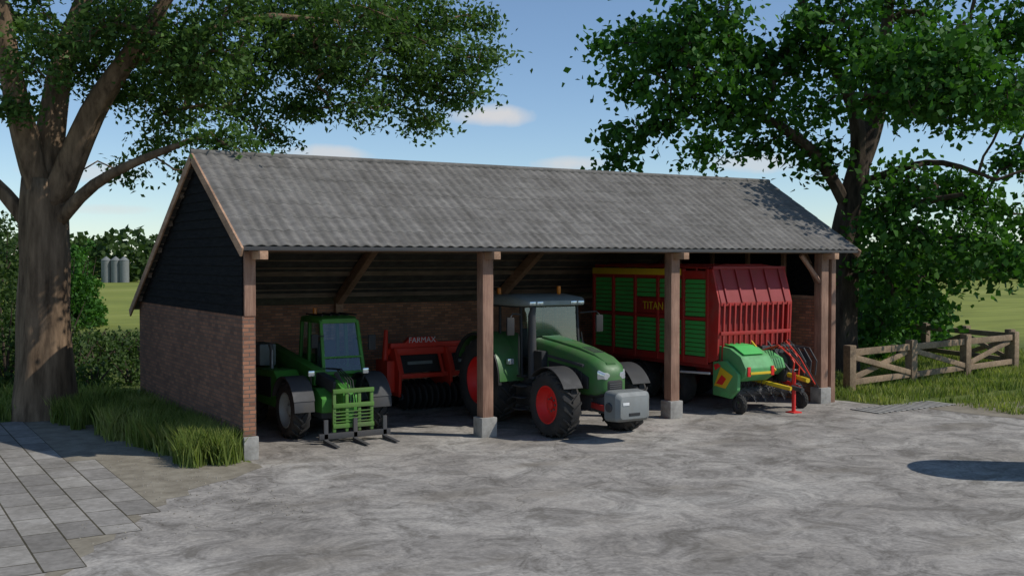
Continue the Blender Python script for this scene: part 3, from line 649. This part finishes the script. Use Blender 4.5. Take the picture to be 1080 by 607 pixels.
class Tree:
    def __init__(s,root):
        s.p=[np.array(root,float)]; s.par=[-1]; s.er=[None]
    def path(s,pts,start=None,jit=.06,step=.45,rad=None):
        pts=[np.array(p,float) for p in pts]
        if start is None:
            A=np.array(s.p); start=int(np.argmin(((A-pts[0])**2).sum(1)))
        cur=start; prev=s.p[start]; first=len(s.p)
        for q in pts:
            Lg=np.linalg.norm(q-prev); k=max(1,int(Lg/step)); 
            for i in range(1,k+1):
                x=prev+(q-prev)*i/k+(rng.normal(size=3)*jit*min(1,Lg) if i<k else 0)
                s.p.append(x); s.par.append(cur); s.er.append(None); cur=len(s.p)-1
            prev=q
        if rad:
            m=len(s.p)-first
            for i in range(m): s.er[first+i]=rad[0]+(rad[1]-rad[0])*i/max(1,m-1)
            if first==1: s.er[0]=rad[0]
            for it in range(3):
                for i in range(first+1,len(s.p)-1): s.p[i]=(s.p[i-1]+2*s.p[i]+s.p[i+1])/4
        return cur
    def toward(s,q,jit=.08,step=.45,arch=.15):
        A=np.array(s.p); q=np.array(q,float); d=A-q; dist=np.sqrt((d**2).sum(1))+np.maximum(0,(A[:,2]-q[2]))*.6
        i=int(np.argmin(dist)); a=s.p[i]; L=np.linalg.norm(q-a)
        mid=(a+q)/2+np.array([0,0,arch*L])+rng.normal(size=3)*.08*L
        return s.path([mid,q],start=i,jit=jit,step=step)
    def mesh(s,name,mat,parent,tip,power=.5,flare=0,minr=.008,rmax=None):
        n=len(s.p); cnt=np.zeros(n); ch=[[] for _ in range(n)]
        for i in range(1,n): ch[s.par[i]].append(i)
        for i in range(n-1,-1,-1):
            if not ch[i]: cnt[i]+=1
            if i: cnt[s.par[i]]+=cnt[i]
        r=np.maximum(minr,tip*cnt**power)
        P=np.array(s.p); z0=P[0,2]
        def key(a,j): 
            return (1 if (s.er[j] is not None and j==a+1) else 0, 1 if s.er[j] is not None else 0, cnt[j])
        main=[max(c,key=lambda j:key(a,j)) if c else -1 for a,c in enumerate(ch)]
        for i in range(n):
            if s.er[i] is not None: r[i]=s.er[i]
        for i in range(1,n):
            a=s.par[i]
            if s.er[i] is None:
                if main[a]==i and r[a]>.03: r[i]=max(min(r[i],r[a]),r[a]*.84)
                else: r[i]=min(r[i],r[a]*.75 if r[a]>.04 else r[a])
        r=r*(1+flare*np.exp(-(P[:,2]-z0)/.6)*(r>.2))
        v=[];f=[]
        def chain(idx,r0):
            pts=[P[j] for j in idx]; rs=[r0]+[r[j] for j in idx[1:]]
            K=24 if max(rs)>.25 else (10 if max(rs)>.06 else 5)
            u=None; b0=len(v); m=len(pts)
            for k in range(m):
                d=pts[min(k+1,m-1)]-pts[max(k-1,0)]; l=np.linalg.norm(d)
                d=d/l if l>1e-6 else np.array([0,0,1.])
                if u is None: u=np.array([1.,0,0]) if abs(d[0])<.8 else np.array([0,1.,0])
                sx=np.cross(d,u); sx/=np.linalg.norm(sx); u=np.cross(sx,d)
                for q in range(K):
                    an=2*math.pi*q/K; wob=1
                    if rs[k]>.12: wob=1+.08*math.sin(5*an+k*.2)+.05*math.sin(9*an-k*.3)+.04*math.sin(2*an+k*.5)
                    v.append(pts[k]+(sx*math.cos(an)+u*math.sin(an))*rs[k]*wob)
            for k in range(m-1):
                for q in range(K): f.append((b0+k*K+q,b0+k*K+(q+1)%K,b0+(k+1)*K+(q+1)%K,b0+(k+1)*K+q))
        starts=[(0,None)]+[(i,s.par[i]) for i in range(1,n) if main[s.par[i]]!=i]
        for st,pa in starts:
            idx=[st] if pa is None else [pa,st]
            j=st
            while main[j]>=0: j=main[j]; idx.append(j)
            if len(idx)>1: chain(idx, r[st] if pa is None else min(r[pa],r[st]*1.3))
        me=bpy.data.meshes.new(name); me.from_pydata([tuple(x) for x in v],[],f); me.materials.append(mat)
        me.polygons.foreach_set('use_smooth',[True]*len(me.polygons))
        o=bpy.data.objects.new(name,me); S.collection.objects.link(o); o.parent=parent
def build_tree(name,root,trunkpaths,pads,leafsize,leafmat_,bark,tip,sub,lpc,crad,power=.5,flare=.35,wr=.55,up=.5,rmax=None,flat=.7):
    E=empty(name,(0,0,0)); t=Tree(root)
    first=True
    for pth,rad in trunkpaths:
        t.path(pth,start=0 if first else None,jit=.05,rad=rad); first=False
    A0=np.array(t.p)
    pads=sorted(pads,key=lambda q:min(((A0-np.array(q[0]))**2).sum(1)))
    L=[];CL=[]
    for c,r in pads:
        c=np.array(c); t.toward(c,jit=.06)
        ns=int(sub*(r/1.2)**2)+4
        for k in range(ns):
            d=rng.normal(size=3); d/=np.linalg.norm(d); q=c+d*r*rng.uniform(.35,1.1)*np.array([1,1,flat])
            t.toward(q,jit=.05,step=.35,arch=.08)
            m=int(lpc*rng.uniform(.5,1.4)); cc=crad*rng.uniform(.7,1.4)
            pts=q+rng.normal(size=(m,3))*np.array([cc,cc,cc*.55]); 
            pts[:,2]-=.25*((pts[:,:2]-q[:2])**2).sum(1)
            L.append(pts); CL.append(np.full(m,rng.random()))
    t.mesh('trunk_and_branches',bark,E,tip,power,flare,rmax=rmax)
    leaves('foliage',np.concatenate(L),leafsize,leafmat_,E,np.concatenate(CL),up,wr)
def q(px,py,d): return tuple(PP(px,py,d))
LT=[([q(46,400,26),q(45,330,26),(q(47,250,26)),q(50,190,26)],(.64,.50)),
    ([q(48,215,26),q(30,150,25.6),q(12,80,25),q(5,10,25),q(-10,-80,25)],(.36,.12)),
    ([q(50,195,26),q(56,120,26.3),q(66,60,26.5),q(95,0,27),q(120,-70,27)],(.38,.12)),
    ([q(54,215,26),q(80,165,25.8),q(108,100,25.5),(q(150,45,25)),q(200,-30,25)],(.36,.10)),
    ([q(58,240,26),q(84,205,25.4),q(112,182,25),q(165,163,24.8),q(225,140,24.6)],(.17,.05)),
    ([q(125,75,25.5),q(200,40,25.6),q(290,15,26.4),q(370,25,27)],(.15,.05)),
    ([q(120,-60,27),q(220,-110,26.5),q(340,-100,27),q(430,-50,27.5)],(.16,.05)),
    ([q(44,260,26),q(10,205,26),q(-30,170,26),q(-90,120,26)],(.22,.08))]
pl=[]
for px,py,r in [(150,30,58),(225,55,55),(300,35,55),(375,30,55),(445,25,50),(492,62,36),(430,95,40),(452,128,22),(260,105,42),(195,115,38),(232,150,28),(290,145,20),(165,150,22),(125,95,28),(60,40,42),(15,20,45),(95,70,32),(350,85,42),(500,25,28),(385,112,28),(310,115,28),(210,180,14),(130,182,12),(190,45,45),(335,50,45),(410,50,45),(270,70,45),(465,70,34),(160,90,40),(110,30,45),(240,10,50),(330,10,50),(420,5,45),(35,70,32),(200,80,40),(490,100,22),
    (0,-60,70),(100,-60,70),(200,-60,70),(300,-65,60),(400,-50,45),(-80,0,60),(-100,80,50),(15,110,20)]:
    dd=25.6+random.uniform(-2.2,2.2)
    if px>250: dd=26.6+random.uniform(-.6,2.2)
    if px>390: dd=28+random.uniform(-.5,1.8)
    pl.append((q(px,py,dd),r/F*dd))
build_tree('ash_tree',q(46,440,26),LT,pl,.155,LEAF1,BARK,.009,30,56,.26,power=.5,flare=.25,wr=.5)
RT=[([q(887,300,36),q(889,260,36),q(900,200,36)],(.58,.44)),
    ([q(905,175,36),q(922,130,36.4),q(930,70,36.5),q(938,-30,37)],(.36,.12)),
    ([q(896,225,36),q(875,180,35.5),q(845,145,35),q(790,115,34.5),q(720,115,34)],(.22,.06)),
    ([q(902,190,36),q(905,140,35.8),q(885,80,35.5),q(850,20,35),q(820,-50,35)],(.27,.08)),
    ([q(893,240,36),q(925,218,35.8),q(965,216,35),q(1015,205,34)],(.22,.06)),
    ([q(925,120,36),q(940,100,36),q(980,60,35),q(1020,20,34)],(.18,.06)),
    ([q(905,195,36),q(945,180,35),q(990,165,33.5),q(1050,190,33)],(.17,.05))]
pr=[]
for px,py,r in [(690,30,38),(735,15,45),(665,85,30),(660,140,24),(705,118,32),(725,70,40),(770,55,45),(785,115,40),(745,160,24),(810,150,26),(825,60,45),(850,115,35),(865,25,48),(905,55,36),(945,20,48),(985,60,40),(1005,112,32),(1045,45,48),(1075,110,36),(1065,175,24),(1000,205,34),(1040,215,34),(1020,258,32),(1062,285,28),(955,190,34),(960,245,42),(930,285,40),(990,295,30),(865,165,28),(650,170,12),(925,330,30),(1085,240,30),(980,325,22),(1040,250,28),(700,60,36),(750,100,34),(940,230,30),
     (700,-40,45),(780,-50,60),(860,-60,60),(940,-60,60),(1030,-50,60),(1110,20,60),(1130,110,50),(1130,200,40),(640,50,14)]:
    pr.append((q(px,py,35.5+random.uniform(-3,2.5)),r/F*35.5))
for px,py,dd,r in [(965,75,31,1.6),(930,95,32,1.4),(1000,60,30,1.6),(985,110,30,1.3),(1040,100,29.5,1.5)]: pr.append((q(px,py,dd),r))
build_tree('maple_tree',q(884,366,36)[:2]+(-.05,),RT,pr,.24,LEAF2,BARK2,.012,15,38,.38,power=.5,flare=.3,wr=.75)

def shrub(name,blobs,leafsize,mat,dens,stems=True):
    E=empty(name); L=[];CL=[]
    for c,r,h in blobs:
        c=np.array(c); K=int(dens*r*h)
        for k in range(K):
            d=rng.normal(size=3); d/=np.linalg.norm(d); d[2]=abs(d[2])
            p=np.array([c[0]+d[0]*r*rng.uniform(.6,1),c[1]+d[1]*r*rng.uniform(.6,1),c[2]+d[2]*h*rng.uniform(.15,1.05)])
            m=26; s=.16*max(1,r*.5); L.append(p+rng.normal(size=(m,3))*s); CL.append(np.full(m,rng.random()))
        for k in range(4): 
            a=k*1.6; tube(E,'stem',[(c[0],c[1],-.05),(c[0]+.3*r*math.cos(a),c[1]+.3*r*math.sin(a),c[2]+h*.5),(c[0]+.6*r*math.cos(a),c[1]+.6*r*math.sin(a),c[2]+h*.85)],[.05,.035,.01],BARK2,6)
    leaves('foliage',np.concatenate(L),leafsize,mat,E,np.concatenate(CL),.5,.6)
bl=[(tuple(W((px-540)/F*d,d)),r,h) for px,d,r,h in [(5,32,1.6,3.0),(100,36,1.1,1.0),(122,38,1.2,1.1),(148,39,1.3,1.1),(88,38,1.2,1.5),(2,36,1.6,5.5),(66,40,1.3,2.6),(-30,34,2.5,5.5),(115,42,1.4,1.2),(150,44,1.4,1.1),(98,31,.8,.8),(135,33,.8,.8),(80,34,.9,1.3)]]
shrub('hedgerow',bl,.16,LEAF3,22)
bl=[(tuple(W((px-540)/F*d,d)),r,h) for px,d,r,h in [(90,62,1.0,4.6),(74,60,1.5,4.6)]]
shrub('field_shrub',bl,.26,LEAF2,22)
bl=[(tuple(W((px-540)/F*d,d)),r,h) for px,d,r,h in [(912,43,2.0,4.0),(940,45,2.2,4.2),(895,40,1.4,3.4),(965,47,1.6,3.0),(860,44,2,3.2)]]
shrub('undergrowth_shrub',bl,.26,LEAF2,18)
E=empty('distant_tree_line'); L_=[];CL=[]
for a in np.arange(-42,44,.42):
    d=rng.uniform(175,215); h=rng.uniform(5.5,8.5)*(1.0 if a<0 else .8); x=d*math.tan(math.radians(a)); r=rng.uniform(2.2,3.6)
    c=W(x,d); m=150; dd=rng.normal(size=(m,3)); dd/=np.linalg.norm(dd,axis=1)[:,None]
    p=np.array([c.x,c.y,h*.55])+dd*np.array([r,r,h*.55])*rng.uniform(.7,1.05,(m,1)); L_.append(p); CL.append(np.full(m,rng.random()*.7))
leaves('foliage',np.concatenate(L_),1.3,LEAF3,E,np.concatenate(CL),.5,.8)
for px in (112,122,131):
    d=170; p=W((px-540)/F*d,d); s=empty('grain_silo',(p.x,p.y,0))
    o=tube(s,'drum',[(0,0,0),(0,0,3.6)],.75,GREY,16); tube(s,'cone_roof',[(0,0,3.6),(0,0,4.2)],[.8,.08],GREY,16)

def grass(name,pts,h,w,mat=GRASS,clump=None):
    n=len(pts); a=rng.random(n)*6.283; hh=h*rng.uniform(.45,1.25,n); ww=w*rng.uniform(.6,1.3,n)
    lean=rng.uniform(.1,.55,n)*hh; b=rng.random(n)*6.283
    V=np.zeros((n,5,3)); ca,sa=np.cos(a),np.sin(a); P=np.column_stack([pts[:,0],pts[:,1],np.zeros(n)])
    ax=np.column_stack([ca,sa,np.zeros(n)]); ln=np.column_stack([np.cos(b),np.sin(b),np.zeros(n)])
    V[:,0]=P-ax*ww[:,None]/2; V[:,1]=P+ax*ww[:,None]/2
    mid=P+ln*(lean*.35)[:,None]; mid[:,2]+=hh*.6
    V[:,2]=mid+ax*ww[:,None]*.36; V[:,4]=mid-ax*ww[:,None]*.36
    tp=P+ln*lean[:,None]; tp[:,2]+=hh; V[:,3]=tp
    me=bpy.data.meshes.new(name); me.vertices.add(5*n); me.vertices.foreach_set('co',V.reshape(-1).astype(np.float32))
    me.loops.add(5*n); me.loops.foreach_set('vertex_index',np.arange(5*n,dtype=np.int32))
    me.polygons.add(n); me.polygons.foreach_set('loop_start',np.arange(0,5*n,5,dtype=np.int32)); me.polygons.foreach_set('loop_total',np.full(n,5,dtype=np.int32))
    r=rng.random(n)*.6+.4*(.5+.5*np.sin(pts[:,0]*1.7+np.sin(pts[:,1]*1.3)*2))
    at=me.attributes.new('rnd','FLOAT','POINT'); at.data.foreach_set('value',np.repeat(r,5).astype(np.float32))
    me.update(); me.materials.append(mat); o=bpy.data.objects.new(name,me); S.collection.objects.link(o)
def clumpy(x0,x1,y0,y1,n,nc,sd):
    c=np.column_stack([rng.uniform(x0,x1,nc),rng.uniform(y0,y1,nc)]); i=rng.integers(0,nc,n); return c[i]+rng.normal(size=(n,2))*sd
c=[]; 
for k in range(300):
    y=rng.uniform(.0,8.5)**1.0; wmax=.75+y*.22; c.append((-.2-rng.uniform(0,1)**1.3*wmax,y))
for k in range(40): c.append((-.3-rng.uniform(0,.9),rng.uniform(-.35,1.2)))
c=np.array(c); i=rng.integers(0,len(c),18000); P=c[i]+rng.normal(size=(18000,2))*.08; P=P[P[:,0]<-.14]
grass('grass_verge',P,.55,.028)
P=clumpy(-22,-.3,7.6,20,40000,3500,.14); P=P[(P[:,1]>7.5)&~((P[:,0]>-.3)&(P[:,1]<8.9))]
grass('meadow_grass',P,.38,.04)
P=clumpy(16.2,34,-1.4,13,40000,3500,.14); P=P[(P[:,0]>16.4)&~((P[:,1]<-1.0)&(P[:,0]>18))]
grass('meadow_grass',P,.22,.035)
P=clumpy(17.8,34,-4.2,-1.6,7000,500,.14); grass('grass_verge',P,.20,.03)
P=clumpy(18.2,40,-14,-8.6,12000,1200,.14); grass('grass_verge',P,.22,.03)
# loose stones on the dirt verge
v=[];f=[]
for k in range(420):
    x=random.uniform(-4.2,-.3); y=random.uniform(-5,4); 
    if x<-2.45 and y>-3.5: x=-2.45+random.uniform(0,1.5)
    s=random.uniform(.008,.022); b=len(v)
    for dx,dy,dz in ((-1,0,0),(0,-1,0),(1,0,0),(0,1,0),(.1,.1,.9)): v.append((x+dx*s*random.uniform(.7,1.3),y+dy*s*random.uniform(.7,1.3),.008+dz*s))
    f+=[(b,b+1,b+4),(b+1,b+2,b+4),(b+2,b+3,b+4),(b+3,b,b+4)]
mk('gravel',v,f,STONE)

# ---------------------------------------------------------------- added off-frame tank, stands in for whatever casts the shadow at right
SL_=empty('shadow_caster_tank',tuple(W(11.6,18.9)),math.radians(50))
tk=tube(SL_,'tank',[(0,-2.0,1.8),(0,-1.9,1.8),(0,1.9,1.8),(0,2.0,1.8)],[.7,.95,.95,.7],PGREEN,28)
for s in (-1,1): wheel(SL_,'wheel',s*.95,.3,.6,.45,.32,RIMG,s,20,False)
for s in (-1,1): tube(SL_,'drawbar',[(s*.4,-1.8,.9),(0,-3.4,.7)],.06,DGREY,8)
beam(SL_,'chassis',(0,-1.8,.85),(0,1.8,.85),.7,.15,DGREY)

# ---------------------------------------------------------------- light, sky, camera
SE=math.radians(47); az=Vector((.74,-.67)); az.normalize()
sd=Vector((az.x*math.cos(SE),az.y*math.cos(SE),math.sin(SE)))
sun=bpy.data.lights.new('sun','SUN'); sun.energy=3.2; sun.angle=math.radians(.5); sun.color=(1,.965,.90)
so=bpy.data.objects.new('sun',sun); S.collection.objects.link(so); so.rotation_euler=sd.to_track_quat('Z','Y').to_euler()
w=bpy.data.worlds.new('World'); S.world=w; w.use_nodes=True; nt=w.node_tree; bg=nt.nodes['Background']
sky=N(nt,'ShaderNodeTexSky',sky_type='NISHITA'); sky.sun_disc=False; sky.sun_elevation=SE; sky.sun_rotation=math.atan2(az.x,az.y)
sky.air_density=.8; sky.dust_density=.1; sky.ozone_density=2.0
tc=N(nt,'ShaderNodeTexCoord'); gen=tc.outputs['Generated']
nz=N(nt,'ShaderNodeTexNoise'); nz.inputs['Scale'].default_value=26; nz.inputs['Detail'].default_value=4; nt.links.new(gen,nz.inputs['Vector'])
total=None
cam_o=W(0,0,H)
def dirv(px,py): return (PP(px,py,100)-cam_o).normalized()
def M(op,a,b=None,c=None):
    n=N(nt,'ShaderNodeMath',operation=op)
    for i,s in enumerate((a,b,c)):
        if s is None: continue
        if isinstance(s,(int,float)): n.inputs[i].default_value=s
        else: nt.links.new(s,n.inputs[i])
    return n.outputs[0]
def dot(v):
    n=N(nt,'ShaderNodeVectorMath',operation='DOT_PRODUCT'); nt.links.new(gen,n.inputs[0]); n.inputs[1].default_value=tuple(v); return n.outputs['Value']
for px,py,wx,wy,amt in [(520,123,50,12,.85),(335,163,50,10,.7),(603,173,44,9,.7),(95,182,60,10,.5),(115,221,40,6,.45),(800,172,50,10,.55)]:
    D_=dirv(px,py); R=D_.cross(Vector((0,0,1))).normalized(); U=R.cross(D_)
    a=M('DIVIDE',dot(R),wx/F); b=M('DIVIDE',dot(U),wy/F)
    r2=M('ADD',M('MULTIPLY',a,a),M('MULTIPLY',b,b))
    v=M('SUBTRACT',M('ADD',1.15,M('MULTIPLY',M('SUBTRACT',nz.outputs['Fac'],.5),2.2)),r2)
    mask=M('MULTIPLY',M('MINIMUM',M('MAXIMUM',M('MULTIPLY',v,.9),0),1),amt)
    mask=M('MULTIPLY',mask,M('GREATER_THAN',dot(D_),0.5))
    total=mask if total is None else M('MAXIMUM',total,mask)
skc=mixc(nt,1.0,sky.outputs[0],(.95,1.0,1.02),'MULTIPLY')
mx=N(nt,'ShaderNodeMix',data_type='RGBA'); nt.links.new(total,mx.inputs[0]); nt.links.new(skc,mx.inputs[6]); mx.inputs[7].default_value=(5.9,5.7,5.6,1)
nt.links.new(mx.outputs[2],bg.inputs[0]); bg.inputs[1].default_value=.12
cam=bpy.data.cameras.new('camera'); co=bpy.data.objects.new('camera',cam); S.collection.objects.link(co)
co.location=cam_o; co.rotation_euler=(math.radians(90-1.53),0,-YAW); cam.sensor_width=36; cam.lens=36*F/1080; cam.clip_end=3000; cam.clip_start=.1
S.camera=co
S.view_settings.view_transform='Standard'; S.view_settings.look='None'; S.view_settings.exposure=0
